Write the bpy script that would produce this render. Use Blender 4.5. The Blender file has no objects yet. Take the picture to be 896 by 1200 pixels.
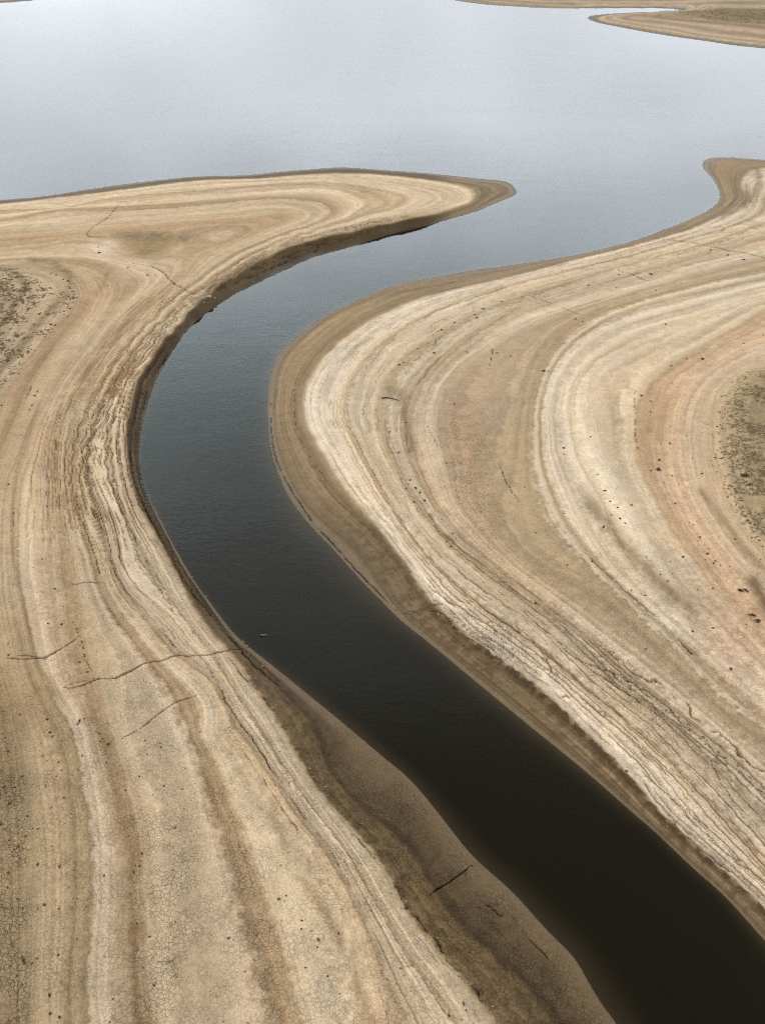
import bpy, bmesh, math, random
import numpy as np
from mathutils import Vector

random.seed(7); rng = np.random.default_rng(11)
S = bpy.context.scene
COL = S.collection

# ------------------------------------------------------------------ camera model
H = 45.0                      # drone height above the water, metres
F = 1039.0                    # focal length in pixels of the 896x1200 photograph
PITCH = math.radians(37.0)
SP, CP = math.sin(PITCH), math.cos(PITCH)

def P(u, v, z=0.0):
    """plan position of a photographed point lying at height z"""
    dx, dy, dz = u - 448.0, F*CP + (600.0 - v)*SP, -F*SP + (600.0 - v)*CP
    t = (z - H)/dz
    return (dx*t, dy*t)

def plan_to_map(x, y, z=0.0):
    yy = np.maximum(y, 3.0)
    dz = z - H
    fwd = yy*CP - dz*SP
    up = yy*SP + dz*CP
    return 448.0 + F*x/fwd, 600.0 - F*up/fwd

# ------------------------------------------------------------------ survey lines
def prof(s, bank=0.45):
    s = np.asarray(s, float)
    t = np.clip((s - 0.02)/0.96, 0, 1)
    land = 0.06*np.clip(s, 0, 1) + bank*t*t*(3 - 2*t) + 0.16*np.maximum(s - 0.9, 0)
    sea = np.where(s > -0.3, 1.0*s, -0.3 + 1.6*(s + 0.3))
    return np.where(s >= 0, land, np.maximum(sea, -6.0))

def spline(pts, step=20.0):
    p = np.array(pts, float)
    if len(p) < 3:
        q = p
    else:
        ext = np.vstack([2*p[0] - p[1], p, 2*p[-1] - p[-2]])
        q = []
        for i in range(1, len(ext) - 2):
            a, b, c, d = ext[i-1], ext[i], ext[i+1], ext[i+2]
            for t in np.linspace(0, 1, 12, endpoint=False):
                q.append(0.5*((2*b) + (c - a)*t + (2*a - 5*b + 4*c - d)*t*t + (-a + 3*b - 3*c + d)*t**3))
        q.append(p[-1]); q = np.array(q)
    d = np.r_[0, np.cumsum(np.hypot(*np.diff(q, axis=0).T))]
    n = max(2, int(round(d[-1]/step)) + 1)
    g = np.linspace(0, d[-1], n)
    return np.c_[np.interp(g, d, q[:, 0]), np.interp(g, d, q[:, 1])]

LINES = []   # (value, side, points)
def line(val, pts): LINES.append((val, pts))

# left land and its tongue: shoreline
L0 = [(-120,250),(-50,240),(0,234),(50,230),(100,222),(150,215),(224,207),(285,205),(340,200),(400,196),(448,199),(503,203),(560,209),
      (590,212),(603,217),(607,222),(602,229),(570,243),(548,251),(500,264),(448,277),(420,287),(370,302),(340,315),(297,335),
      (255,358),(224,383),(208,404),(195,425),(182,450),(172,480),(166,505),(164,530),(166,555),(173,580),(186,606),(203,640),
      (224,676),(248,709),(275,744),(300,765),(331,789.5),(364,816),(402,847),(448,886),(480,913),(510,948),(553,1002),(600,1045),
      (640,1089),(672,1122),(690,1152),(706,1178),(722,1200),(760,1260),(800,1330)]
line(0, L0)
La = [(-120,253),(-50,244),(0,239),(125,225),(224,212),(299,209),(349,205),(399,203),(448,205),(498,211),(535,216),(553,222),(560,230),
      (553,237),(530,245),(498,256),(448,267),(414,275),(364,286),(324,300),(290,318),(258,338),(224,366),(203,389),(186,412),(165,442),
      (155,475),(150,505),(149,525),(153,555),(162,590),(180,622),(200,655),(224,705),(244,735),(266,760),(286,787),(306,817),(329,847),
      (344,877),(364,912),(389,945),(414,975),(448,1014),(473,1060),(510,1110),(548,1155),(583,1200),(625,1260)]
line(1, La)
line(2, [(250,336),(215,368),(195,392),(170,418),(150,448),(137,480),(130,512),(130,545),(137,580),(150,612),(170,655),(195,695),(225,735),
         (252,770),(275,810),(305,855),(335,902),(372,955),(410,1005),(445,1065),(478,1120),(520,1180),(560,1250)])
line(3, [(-60,252),(0,246),(75,243),(125,233),(224,223),(299,217),(349,214),(399,215),(444,222),(470,230),(478,238),(462,246),(404,264),
         (349,279),(294,302),(250,330),(222,352),(198,372),(172,397),(148,425),(130,457),(112,492),(102,515),(99,542),(101,567),(110,592),
         (122,624),(131,662),(142,687),(160,710),(178,732),(200,757),(218,774),(243,790),(261,815),(276,845),(294,868),(309,892),(329,922),
         (346,948),(364,972),(384,997),(404,1032),(424,1070),(448,1125),(475,1200),(500,1260)])
line(3.6, [(-60,257),(0,251),(125,238),(224,230),(299,224),(374,221),(409,226),(428,237),(421,248),(400,260),(344,281)])
line(4.5, [(180,378),(150,405),(125,438),(108,470),(92,515),(86,550),(88,585),(98,622),(110,655),(121,690),(145,730),(180,775),(212,815),(229,862),
           (246,900),(258,940),(271,975),(291,1037),(306,1087),(324,1150),(337,1200),(355,1260)])
line(4.0, [(240,862),(262,900),(276,940),(292,975),(314,1037),(332,1087),(352,1150),(366,1200),(384,1260)])
line(5.0, [(196,835),(205,862),(222,900),(234,940),(243,975),(256,1037),(264,1087),(276,1150),(284,1200),(294,1260)])
line(5, [(-60,269),(0,263),(110,252),(224,245),(300,237),(334,236),(364,240),(378,250),(366,261),(324,276),(285,292)])
line(6, [(205,334),(175,358),(140,390),(110,427),(88,460),(75,492),(69,520),(68,550),(72,600),(80,650),(88,700),(97,750),(108,800),(125,860),(138,910),
         (150,960),(158,1020),(160,1070),(165,1130),(170,1200),(175,1260)])
line(6, [(-60,288),(0,281),(60,276),(120,270),(200,264),(260,258),(300,258)])
line(6.2,[(155,300),(190,298),(215,290)])
line(7.5, [(-60,312),(0,304),(60,302),(110,305),(150,320),(160,338),(140,362),(112,397),(84,432),(62,468),(46,503),(34,540),(25,565),(21,600),(20,650),(25,690),(36,740),
           (47,785),(62,815),(82,850),(92,887),(99,925),(106,975),(109,1050),(105,1100),(103,1150),(104,1200),(105,1260)])
line(9, [(-60,320),(0,310),(50,310),(95,322),(112,340),(105,365),(85,392),(65,420),(46,450),(32,482),(12,530),(-4,570),(-10,640),(-8,700),(5,770),(22,830),(38,900),(46,980),(48,1060),(46,1130),(44,1260)])
line(10.5, [(-40,330),(20,316),(57,320),(78,329),(86,345),(78,365),(58,385),(38,412),(14,437),(-20,470),(-60,540)])
line(12, [(-30,340),(10,332),(30,346),(30,362),(14,388),(0,408),(-30,430)])
line(12, [(-70,800),(-50,900),(-40,1000),(-42,1100),(-45,1260)])

# right land: shoreline
R0 = [(1010,196),(940,190),(896,187),(850,184),(826,186),(820,190),(826,202),(838,215),(843,226),(838,238),(825,248),(800,260),(770,271),(745,281),(710,290),
      (672,299),(600,310),(550,317),(500,326),(480,330),(448,338),(420,350),(385,367),(355,388),(330,412),(318,435),(314,462),(314,490),
      (316,520),(323,547),(335,577),(358,610),(389,643),(424,682),(448,706),(470,728),(503,754),(545,789),(580,818),(620,851),(672,893),
      (705,921),(738,950),(768,976),(810,1016),(850,1052),(896,1103),(950,1160),(1010,1225)]
line(0, R0)
Rc = [(1000,203),(940,198),(896,197),(872,203),(868,214),(872,226),(862,240),(845,252),(820,264),(795,273),(767,281),(722,293),(672,305),(623,318),(573,330),(523,341),
      (485,352),(448,368),(419,384),(394,403),(374,425),(360,450),(355,480),(362,505),(378,532),(396,563),(420,593),(448,625),(476,662),
      (500,697),(520,718),(545,743),(575,764),(605,786),(640,813),(672,843),(700,870),(735,905),(767,945),(797,975),(825,1000),(855,1027),
      (896,1065),(950,1115),(1010,1170)]
line(1, Rc)
line(2.2, [(1000,218),(940,216),(905,216),(892,228),(890,240),(880,252),(850,266),(800,280),(740,298),(680,312),(610,330),(550,347),(500,366),(462,388),(432,412),(410,440),(400,465),(401,490),
           (410,512),(426,543),(448,582),(476,625),(505,660),(540,695),(580,727),(620,755),(660,787),(700,822),(740,855),(780,893),(825,940),(860,980),(896,1020),(960,1080)])
line(3, [(1000,250),(940,252),(896,260),(830,284),(760,303),(690,321),(612,345),(588,354),(558,366),(530,379),(500,396),(465,425),(446,458),(442,490),(448,520),(462,552),
         (485,590),(510,622),(528,642),(560,668),(595,695),(640,727),(690,775),(735,815),(775,845),(815,885),(855,925),(896,968),(960,1035)])
line(3.7, [(940,268),(896,278),(830,295),(760,314),(680,338),(610,362),(560,386),(523,414),(495,445),(480,470),(476,495),(479,520),(492,556),(510,590),(540,628),(575,658),(615,690),(655,720),
           (697,755),(749,800),(797,838),(834,868),(877,907),(930,960)])
line(4.6, [(950,288),(896,298),(830,312),(760,331),(680,354),(620,376),(570,402),(535,428),(514,455),(502,495),(512,535),(530,590),(553,620),(580,648),(610,674),(650,703),(700,742),(750,782),(800,822),(850,865),(896,905),(950,950)])
line(6.2, [(950,307),(896,316),(800,338),(740,355),(690,376),(655,403),(634,440),(623,480),(620,520),(624,560),(635,600),(655,632),(682,660),(707,685),(742,717),(780,753),(822,795),(850,822),(896,858),(950,900)])
line(7, [(950,321),(896,330),(800,352),(740,368),(695,388),(664,415),(646,445),(638,480),(638,520),(648,560),(668,605),(690,640),(715,672),(745,702),(785,738),(825,776),(865,812),(896,838),(950,885)])
line(9, [(950,348),(896,362),(862,382),(827,402),(792,422),(767,443),(750,463),(743,485),(741,512),(743,537),(752,562),(767,590),(782,618),(800,645),(824,678),(854,714),(896,760),(950,815)])
line(10.3, [(960,395),(896,405),(850,425),(815,452),(798,490),(796,530),(805,570),(819,600),(836,626),(858,656),(880,681),(896,698),(950,750)])
line(12, [(960,420),(896,436),(872,448),(858,475),(858,512),(862,537),(872,562),(884,592),(900,618),(950,670)])
line(13.2, [(1000,470),(935,500),(925,530),(935,560),(970,600)])

# far shores
line(0, [(1000,72),(940,64),(896,57),(863,54),(825,48),(788,43),(752,37),(721,31),(694,25),(684,22),(692,18),(728,15),(765,13.5),(795,12.0),(803,11),
         (790,10.2),(740,9.8),(678,10),(647,10),(607,8),(574,6),(551,3.5),(529,0),(480,-5),(350,-9),(200,-9),(100,-5),(46,0),(15,3),(-40,6),(-120,12)])
line(0.8, [(1000,64),(940,57),(896,50),(825,42),(752,32),(712,25),(715,20.5),(780,15.5)])
line(1.6, [(960,50),(896,41),(830,33),(770,26),(740,21.5)])
line(2.4, [(960,38),(896,29),(830,22),(790,18)])
line(2.6, [(960,18),(896,14),(840,13)])
line(0.8, [(896,7),(740,6),(647,5.5),(590,2),(540,-3)])
line(2.2, [(960,-2),(896,-2),(700,-3),(600,-6)])
line(2.0, [(60,-12),(250,-18),(450,-14)])
line(5, [(-200,-60),(150,-70),(450,-70),(750,-60),(1100,-50)])
# deep water
for v, pts in ((-1.15, [(640,262),(580,280),(500,297),(420,320),(340,350),(285,400),(245,460),(235,520),(250,590),(290,660),(350,730),(420,790),(500,860),(590,935),(680,1010),(770,1090),(850,1165),(930,1240)]),
               (-3.4, [(-80,150),(100,140),(300,130),(520,130),(700,120),(900,115),(1000,112)]),
               (-2.2, [(-80,195),(100,180),(300,165),(480,165),(640,175),(720,170),(800,150),(1000,150)]),
               (-3.2, [(-80,60),(100,55),(300,50),(480,55),(650,65),(820,90)]),
               (-1.6, [(640,225),(720,225),(780,225)]), (-0.35, [(655,14.5),(720,12.4),(765,11.8)])):
    line(v, pts)

CEN = 30.0                       # fan coordinates: angle and log distance about a point behind the camera
def fan(x, y): return np.arctan2(x, y + CEN), np.log(np.hypot(x, y + CEN))

pts, vals = [], []
for val, pl in LINES:
    far = min(p[1] for p in pl) < 60 and max(p[1] for p in pl) < 90
    q = spline(pl, 26.0 if far else 20.0)
    z = float(prof(val))
    for u, v in q:
        if val < 0: z = 0.0
        pts.append(P(u, v, z if v > 40 else 0.0)); vals.append(val)
pts = np.array(pts); vals = np.array(vals, float)
ca, cb = fan(pts[:, 0], pts[:, 1])
def phi(r2): return 0.5*r2*np.log(r2 + 1e-14)
n = len(vals)
K = phi((ca[:, None] - ca[None])**2 + (cb[:, None] - cb[None])**2) + np.eye(n)*2e-6
A = np.c_[np.ones(n), ca, cb]
M = np.block([[K, A], [A.T, np.zeros((3, 3))]])
w = np.linalg.solve(M, np.r_[vals, 0, 0, 0])
def field(a, b):
    sh = a.shape; a = a.ravel(); b = b.ravel(); out = np.empty(a.size)
    for i in range(0, a.size, 4000):
        aa, bb = a[i:i+4000], b[i:i+4000]
        out[i:i+4000] = phi((aa[:, None]-ca)**2 + (bb[:, None]-cb)**2) @ w[:n] + w[n] + w[n+1]*aa + w[n+2]*bb
    return out.reshape(sh)

# ------------------------------------------------------------------ noise
def _hash(i, j, k):
    h = (i.astype(np.int64)*374761393 + j.astype(np.int64)*668265263 + k*974634777) & 0xffffffff
    h = ((h ^ (h >> 13))*1274126177) & 0xffffffff
    return ((h ^ (h >> 16)) & 0xffff)/65535.0
def vnoise(x, y, k=0):
    x = x + 1000.37; y = y + 1000.11
    i = np.floor(x); j = np.floor(y); fx = x - i; fy = y - j
    fx = fx*fx*fx*(fx*(fx*6-15)+10); fy = fy*fy*fy*(fy*(fy*6-15)+10)
    a = _hash(i, j, k); b = _hash(i+1, j, k); c = _hash(i, j+1, k); d = _hash(i+1, j+1, k)
    return ((a*(1-fx) + b*fx)*(1-fy) + (c*(1-fx) + d*fx)*fy)*2 - 1
def fbm(x, y, k=0, o=4, g=0.5):
    s = 0; a = 1; t = 0
    for q in range(o):
        s = s + a*vnoise(x, y, k + q*17); t += a; a *= g; x = x*2.03 + 5.1; y = y*2.03 - 3.7
    return s/t
def sstep(a, b, x):
    t = np.clip((x - a)/(b - a), 0, 1); return t*t*(3 - 2*t)

# ------------------------------------------------------------------ terrain grid (one sheet, finer close to the camera)
th = np.r_[np.linspace(-1.0, -0.47, 60, endpoint=False), np.linspace(-0.47, 0.47, 860), np.linspace(0.47, 1.0, 61)[1:]]
rr = [33.0]
while rr[-1] < 3200:
    yy = max(rr[-1] - CEN, 17.0)
    d = 0.62*(yy*yy + H*H)/(H*F)
    if rr[-1] > 470: d = max(d, 0.03*(rr[-1] - 400))
    rr.append(rr[-1] + d)
rr = np.array(rr)
NR, NT = len(rr), len(th)
TH, RR = np.meshgrid(th, rr)
X = RR*np.sin(TH); Y = RR*np.cos(TH) - CEN
st = 3
ri = np.unique(np.r_[np.arange(0, NR, st), NR-1]); ti = np.unique(np.r_[np.arange(0, NT, st), NT-1])
sc = field(*[g for g in (TH[np.ix_(ri, ti)], np.log(RR[np.ix_(ri, ti)]))])
t1 = np.empty((len(ri), NT)); lr = np.log(rr)
for q in range(len(ri)): t1[q] = np.interp(th, th[ti], sc[q])
s0 = np.empty((NR, NT))
idx = np.clip(np.searchsorted(ri, np.arange(NR), side='right') - 1, 0, len(ri)-2)
wt = ((lr - lr[ri[idx]])/(lr[ri[idx+1]] - lr[ri[idx]]))[:, None]
s0 = t1[idx]*(1-wt) + t1[idx+1]*wt
s0 = np.clip(s0, -5, 14)
U, V = plan_to_map(X, Y, 0.3)
V = np.where(Y < 3, 2000, V)

# side masks: is a point on the left land, the right land, or the far shore
mid = spline([(690,150),(668,212),(645,240),(590,262),(480,298),(380,332),(310,378),(262,440),(240,500),(245,575),(280,650),(350,735),(430,805),(520,875),(620,960),(740,1060),(830,1140),(930,1230),(1300,1600)], 8)
Vm = np.clip(V, 200, 1500)
ordm = np.argsort(mid[:, 1]); midx = np.interp(Vm, mid[ordm, 1], mid[ordm, 0])
left = (U < midx); farm = V < 110
right = (~left) & (~farm)

class Near:
    """vertices close to a surveyed polyline: distance (map units), position along it, side"""
    def __init__(self, pl, rad, step=4):
        q = spline(pl, step)
        u0, v0 = q.min(0) - rad; u1, v1 = q.max(0) + rad
        self.m = np.nonzero((U > u0) & (U < u1) & (V > v0) & (V < v1))
        uu, vv = U[self.m], V[self.m]
        best = np.full(uu.size, 1e9); tt = np.zeros(uu.size); sg = np.ones(uu.size)
        for i in range(len(q)-1):
            a, b = q[i], q[i+1]; e = b - a; L2 = e @ e + 1e-9
            t = np.clip(((uu-a[0])*e[0] + (vv-a[1])*e[1])/L2, 0, 1)
            dx = uu - a[0] - t*e[0]; dy = vv - a[1] - t*e[1]; d = dx*dx + dy*dy
            k = d < best
            best[k] = d[k]; tt[k] = (i + t[k])/(len(q)-1); sg[k] = np.where(e[0]*dy[k] - e[1]*dx[k] < 0, -1, 1)
        D = np.sqrt(best); k = D < rad
        self.m = (self.m[0][k], self.m[1][k]); self.D, self.T, self.SG = D[k], tt[k], sg[k]
        self.S = self.D*self.SG
        self.x, self.y = X[self.m], Y[self.m]
def blob(u, v, a, b, ang=0.0):
    c, s_ = math.cos(math.radians(ang)), math.sin(math.radians(ang))
    du, dv = U - u, V - v
    return np.exp(-((du*c + dv*s_)/a)**2 - ((-du*s_ + dv*c)/b)**2)

# wobble of the strandlines
big = fbm(X*0.11, Y*0.11, 3, 3)
med = fbm(X*0.55, Y*0.55, 5, 4)
fine = fbm(X*2.3, Y*2.3, 8, 3)
land = sstep(0.05, 0.5, s0)
calm = 1 - .6*sstep(1.7, 1.2, s0)*sstep(620, 520, V)
calm = calm*(1 - .6*left*sstep(720,580,V)*sstep(240,330,V))
s = s0 + land*calm*(0.06*big + 0.05*med + 0.035*fine)
s = s + 0.09*fbm(X*2.6, Y*2.6, 12, 4)*sstep(560,720,V)*np.exp(-((s0-1)/.35)**2)
slow = X*0.035 + Y*0.028 + 0.3*big
st1 = fbm(s*1.6, slow*0.8, 21, 3)
st2 = fbm(s*5.0, slow*1.2, 31, 3)
st3 = fbm(s*14.0, slow*2.4, 41, 2)

# ------------------------------------------------------------------ elevation
dry_ = sstep(1.0, 1.3, s)*(V > 140)
cliff = np.zeros_like(s0)
for u, v, a in ((235,365,28),(262,347,30),(300,325,34),(345,305,36),(390,290,36),(435,277,36),(480,265,30),(195,410,30),(170,460,32),(158,510,32),(160,560,32)):
    cliff = np.maximum(cliff, np.exp(-((U-u)**2 + (V-v)**2)/a**2))
cliff *= left
bank = 0.45 + 0.55*cliff
z = prof(s, bank)
z = np.where(s0 < 0.02, prof(s0), z)
rough = np.clip(0.35 + 0.65*cliff + 0.8*blob(600,760,150,26,40) + 0.8*blob(810,880,150,34,42) + 0.35*sstep(0.2,0.8,s0)*sstep(1.6,1.0,s0), 0, 1.3)*land
z += sstep(.1,.7,s0)*(0.035*big + rough*(0.03*med + 0.022*fine))
# small terraces that follow the strandlines
terr = np.clip(land, 0, 1)*(V > 150)
def saw(x): 
    f_ = x - np.floor(x); return f_ - sstep(0.72, 1.0, f_)
z += sstep(9.6,10.6,s)*(V > 150)*(left*.16 + right*.07)*saw(s*1.7 + .5*med)*(.6 + .6*med)
z += terr*0.06*saw(s*2.1 + 0.4*st1)*(0.5 + 0.5*np.clip(rough, 0, 1))
z += terr*0.02*st2 + terr*0.012*st3

jz = fbm(X*3.1, Y*3.1, 91, 4)
z += dry_*.045*jz*np.clip(.3 + rough, 0, 1)
dark = np.zeros_like(s0)      # shade and damp put into the soil colour, inside cracks and under ledges
def crack(pl, width=1.6, depth=0.25, step_h=0.0, broken=0.0, wob=1.5, seed=1, shade=1.0):
    N = Near(pl, 22)
    if N.D.size == 0: return
    wv = wob*fbm(N.x*1.3, N.y*1.3, seed, 4)
    Dw = np.abs(N.S + wv)
    wd = 0.56*width*(0.45 + 1.3*np.abs(fbm(N.x*0.9 + seed, N.y*0.9, seed + 3, 3)))
    ends = np.clip(np.minimum(N.T, 1-N.T)*9, 0, 1)
    wd = wd*np.maximum(ends, 0.2)
    g = np.clip(1 - Dw/np.maximum(wd, 0.2), 0, 1)
    if broken > 0:
        g = g*sstep(broken - 0.16, broken + 0.16, 0.5 + 0.75*fbm(N.x*0.5 + seed*3.1, N.y*0.5, seed + 7, 4))
    g = sstep(0, 0.6, g)
    z[N.m] -= depth*g
    if step_h:
        q = -N.S + wv
        z[N.m] += step_h*np.exp(-np.clip(q, 0, 99)/6.0)*(q > 0)*ends
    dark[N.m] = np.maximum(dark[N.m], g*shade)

crack([(14,789),(30,789),(45,787),(57,785),(70,778),(85,767),(96,758)], 1.8, 0.3, seed=2)
crack([(24,786),(42,784),(58,787)], 1.0, 0.2, seed=4)
crack([(80,820),(95,818),(118,808),(135,807),(155,797),(170,789),(190,783),(212,774),(225,774),(245,772),(266,765),(285,757)], 2.0, 0.34, seed=5)
crack([(84,816),(98,812),(112,809)], 0.9, 0.2, seed=6)
crack([(142,880),(165,866),(190,846),(213,831),(230,825)], 1.1, 0.25, seed=7, wob=1.0)
crack([(500,1051),(515,1038),(533,1026),(543,1018),(553,1011)], 1.7, 0.32, seed=8)
crack([(766,280),(790,285),(815,290),(832,294),(855,300),(875,304),(900,311)], 1.1, 0.3, seed=9, wob=0.6)
crack([(722,321),(740,328),(755,335),(772,342)], 1.0, 0.25, seed=10, broken=0.42, wob=0.6)
crack([(618,351),(640,360),(662,370),(682,379)], 0.8, 0.2, seed=11, broken=0.3, wob=0.6)
crack([(577,414),(575,428),(572,441)], 0.7, 0.2, seed=12, wob=.5)
crack([(84,698),(105,693),(122,691)], 0.8, 0.2, seed=13)
crack([(170,322),(188,326),(205,342),(222,350),(246,361)], 1.6, 0.3, seed=14, broken=0.35)
crack([(142,242),(128,262),(112,274),(104,285),(127,287)], 1.1, 0.2, seed=15, wob=.6)
crack([(584,557),(595,582),(609,603)], 0.8, 0.2, seed=16)
crack([(130,722),(138,736),(142,744)], 0.7, 0.2, seed=17)
crack([(90,742),(95,752),(100,765),(104,785),(112,800)], 0.8, 0.2, seed=18, broken=0.4)
# ledges that run along the strandlines
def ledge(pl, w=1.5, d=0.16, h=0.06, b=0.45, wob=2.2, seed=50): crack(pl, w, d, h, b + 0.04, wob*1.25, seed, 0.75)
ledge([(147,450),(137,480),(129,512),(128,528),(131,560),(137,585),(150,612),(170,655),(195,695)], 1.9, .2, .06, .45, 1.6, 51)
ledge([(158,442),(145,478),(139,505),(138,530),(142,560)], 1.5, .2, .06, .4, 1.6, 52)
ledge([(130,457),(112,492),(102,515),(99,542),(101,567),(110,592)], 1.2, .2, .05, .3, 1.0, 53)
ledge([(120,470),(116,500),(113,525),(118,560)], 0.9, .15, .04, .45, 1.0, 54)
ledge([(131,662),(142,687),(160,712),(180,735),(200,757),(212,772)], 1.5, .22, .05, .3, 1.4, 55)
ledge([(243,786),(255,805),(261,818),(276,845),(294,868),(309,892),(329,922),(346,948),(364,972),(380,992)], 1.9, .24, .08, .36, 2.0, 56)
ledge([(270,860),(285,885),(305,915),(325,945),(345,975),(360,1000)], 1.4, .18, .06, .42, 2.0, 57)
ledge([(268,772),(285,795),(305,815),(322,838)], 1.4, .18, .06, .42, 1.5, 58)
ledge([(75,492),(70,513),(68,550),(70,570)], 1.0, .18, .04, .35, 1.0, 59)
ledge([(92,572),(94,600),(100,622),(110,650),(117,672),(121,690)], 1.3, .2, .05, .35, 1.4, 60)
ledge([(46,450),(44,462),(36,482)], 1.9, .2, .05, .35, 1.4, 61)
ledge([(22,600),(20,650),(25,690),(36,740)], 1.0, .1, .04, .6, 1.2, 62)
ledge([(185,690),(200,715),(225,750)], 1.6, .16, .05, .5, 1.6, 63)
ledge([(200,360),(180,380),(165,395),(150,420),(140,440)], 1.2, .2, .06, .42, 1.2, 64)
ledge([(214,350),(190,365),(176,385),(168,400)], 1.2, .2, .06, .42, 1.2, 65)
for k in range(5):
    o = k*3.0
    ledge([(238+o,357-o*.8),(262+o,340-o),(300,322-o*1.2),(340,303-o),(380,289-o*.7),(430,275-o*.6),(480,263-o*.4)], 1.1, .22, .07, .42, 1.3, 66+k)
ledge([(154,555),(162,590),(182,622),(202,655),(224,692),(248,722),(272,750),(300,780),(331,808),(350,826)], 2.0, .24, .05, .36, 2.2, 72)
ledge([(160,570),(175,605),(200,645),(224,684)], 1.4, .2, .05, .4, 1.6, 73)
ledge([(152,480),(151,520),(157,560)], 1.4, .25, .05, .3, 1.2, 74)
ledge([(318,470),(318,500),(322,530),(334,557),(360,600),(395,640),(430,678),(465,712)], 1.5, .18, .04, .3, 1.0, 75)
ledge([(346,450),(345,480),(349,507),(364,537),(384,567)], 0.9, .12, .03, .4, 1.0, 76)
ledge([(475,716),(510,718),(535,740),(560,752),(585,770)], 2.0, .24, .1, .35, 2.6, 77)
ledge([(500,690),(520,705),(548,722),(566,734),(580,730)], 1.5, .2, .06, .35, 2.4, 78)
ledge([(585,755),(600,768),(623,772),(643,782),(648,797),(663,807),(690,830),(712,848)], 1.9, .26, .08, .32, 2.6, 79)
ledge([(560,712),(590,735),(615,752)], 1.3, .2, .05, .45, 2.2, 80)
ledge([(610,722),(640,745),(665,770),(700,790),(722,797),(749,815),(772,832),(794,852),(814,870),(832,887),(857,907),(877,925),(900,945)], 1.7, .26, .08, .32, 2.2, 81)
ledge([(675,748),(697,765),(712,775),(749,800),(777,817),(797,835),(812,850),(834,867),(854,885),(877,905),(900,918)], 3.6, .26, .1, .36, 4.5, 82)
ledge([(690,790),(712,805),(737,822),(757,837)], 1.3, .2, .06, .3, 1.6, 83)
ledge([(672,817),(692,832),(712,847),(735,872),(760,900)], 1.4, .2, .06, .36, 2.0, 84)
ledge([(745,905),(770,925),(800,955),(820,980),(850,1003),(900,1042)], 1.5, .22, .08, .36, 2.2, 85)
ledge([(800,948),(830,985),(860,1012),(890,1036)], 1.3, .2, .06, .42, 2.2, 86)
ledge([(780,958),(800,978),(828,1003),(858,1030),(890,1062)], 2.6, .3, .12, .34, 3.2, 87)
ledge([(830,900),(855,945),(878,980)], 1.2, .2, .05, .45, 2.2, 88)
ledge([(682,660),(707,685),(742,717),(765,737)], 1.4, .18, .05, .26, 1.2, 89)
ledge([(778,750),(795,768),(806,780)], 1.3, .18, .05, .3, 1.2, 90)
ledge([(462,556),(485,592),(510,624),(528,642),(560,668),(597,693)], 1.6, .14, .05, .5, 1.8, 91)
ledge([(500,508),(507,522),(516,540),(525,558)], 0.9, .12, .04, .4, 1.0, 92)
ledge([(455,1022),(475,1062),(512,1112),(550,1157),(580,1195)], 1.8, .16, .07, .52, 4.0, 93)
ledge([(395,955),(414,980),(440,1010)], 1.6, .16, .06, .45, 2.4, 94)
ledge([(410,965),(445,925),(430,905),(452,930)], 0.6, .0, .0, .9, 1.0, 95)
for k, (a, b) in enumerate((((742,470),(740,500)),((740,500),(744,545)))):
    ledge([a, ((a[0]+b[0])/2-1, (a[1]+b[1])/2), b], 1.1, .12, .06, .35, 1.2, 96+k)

dry = sstep(1.0, 1.3, s)
# fine broken lips left by every stand of the falling water
gs = np.hypot(np.gradient(s, axis=0)/np.gradient(rr)[:, None], np.gradient(s, axis=1)/(RR*np.gradient(th)[None]))
dist = np.sqrt(Y*Y + X*X + H*H)
lipw = 0.035 + 0.0007*dist
LIPA = np.clip(0.12*sstep(1.0,1.2,s) + 0.8*left*sstep(1.0,1.05,s)*sstep(3.6,2.9,s)*sstep(250,330,V)*(.35+.65*sstep(760,560,V)) + .4*left*sstep(3,3.4,s)*sstep(8,6.5,s)*sstep(320,360,V)*sstep(760,560,V)
     + 0.62*right*sstep(1.0,1.05,s)*sstep(4.4,3.4,s)*sstep(600,720,V) + .4*right*sstep(1.0,1.1,s)*sstep(4.6,3.4,s)*sstep(720,600,V) + (.35+.6*left*sstep(760,680,V))*sstep(.06,.2,s)*sstep(1.05,.95,s)*sstep(330,430,V)
     + .3*left*sstep(250,200,V)*sstep(1,1.2,s) + .15*left*dry*np.exp(-((U-138)/28)**2-((V-510)/95)**2) + .3*left*np.exp(-((U-100)/50)**2-((V-600)/120)**2)*dry, 0, 1.25)*sstep(90, 180, V)
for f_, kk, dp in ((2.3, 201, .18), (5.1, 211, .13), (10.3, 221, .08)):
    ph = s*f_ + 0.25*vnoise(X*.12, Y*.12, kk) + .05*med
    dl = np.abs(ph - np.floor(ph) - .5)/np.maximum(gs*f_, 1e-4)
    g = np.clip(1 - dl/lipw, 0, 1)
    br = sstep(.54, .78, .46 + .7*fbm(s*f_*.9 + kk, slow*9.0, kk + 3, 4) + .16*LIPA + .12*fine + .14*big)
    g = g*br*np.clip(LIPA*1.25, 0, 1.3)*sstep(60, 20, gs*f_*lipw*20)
    z -= dp*g; dark = np.maximum(dark, g*(.75 + .25*LIPA))

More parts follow.
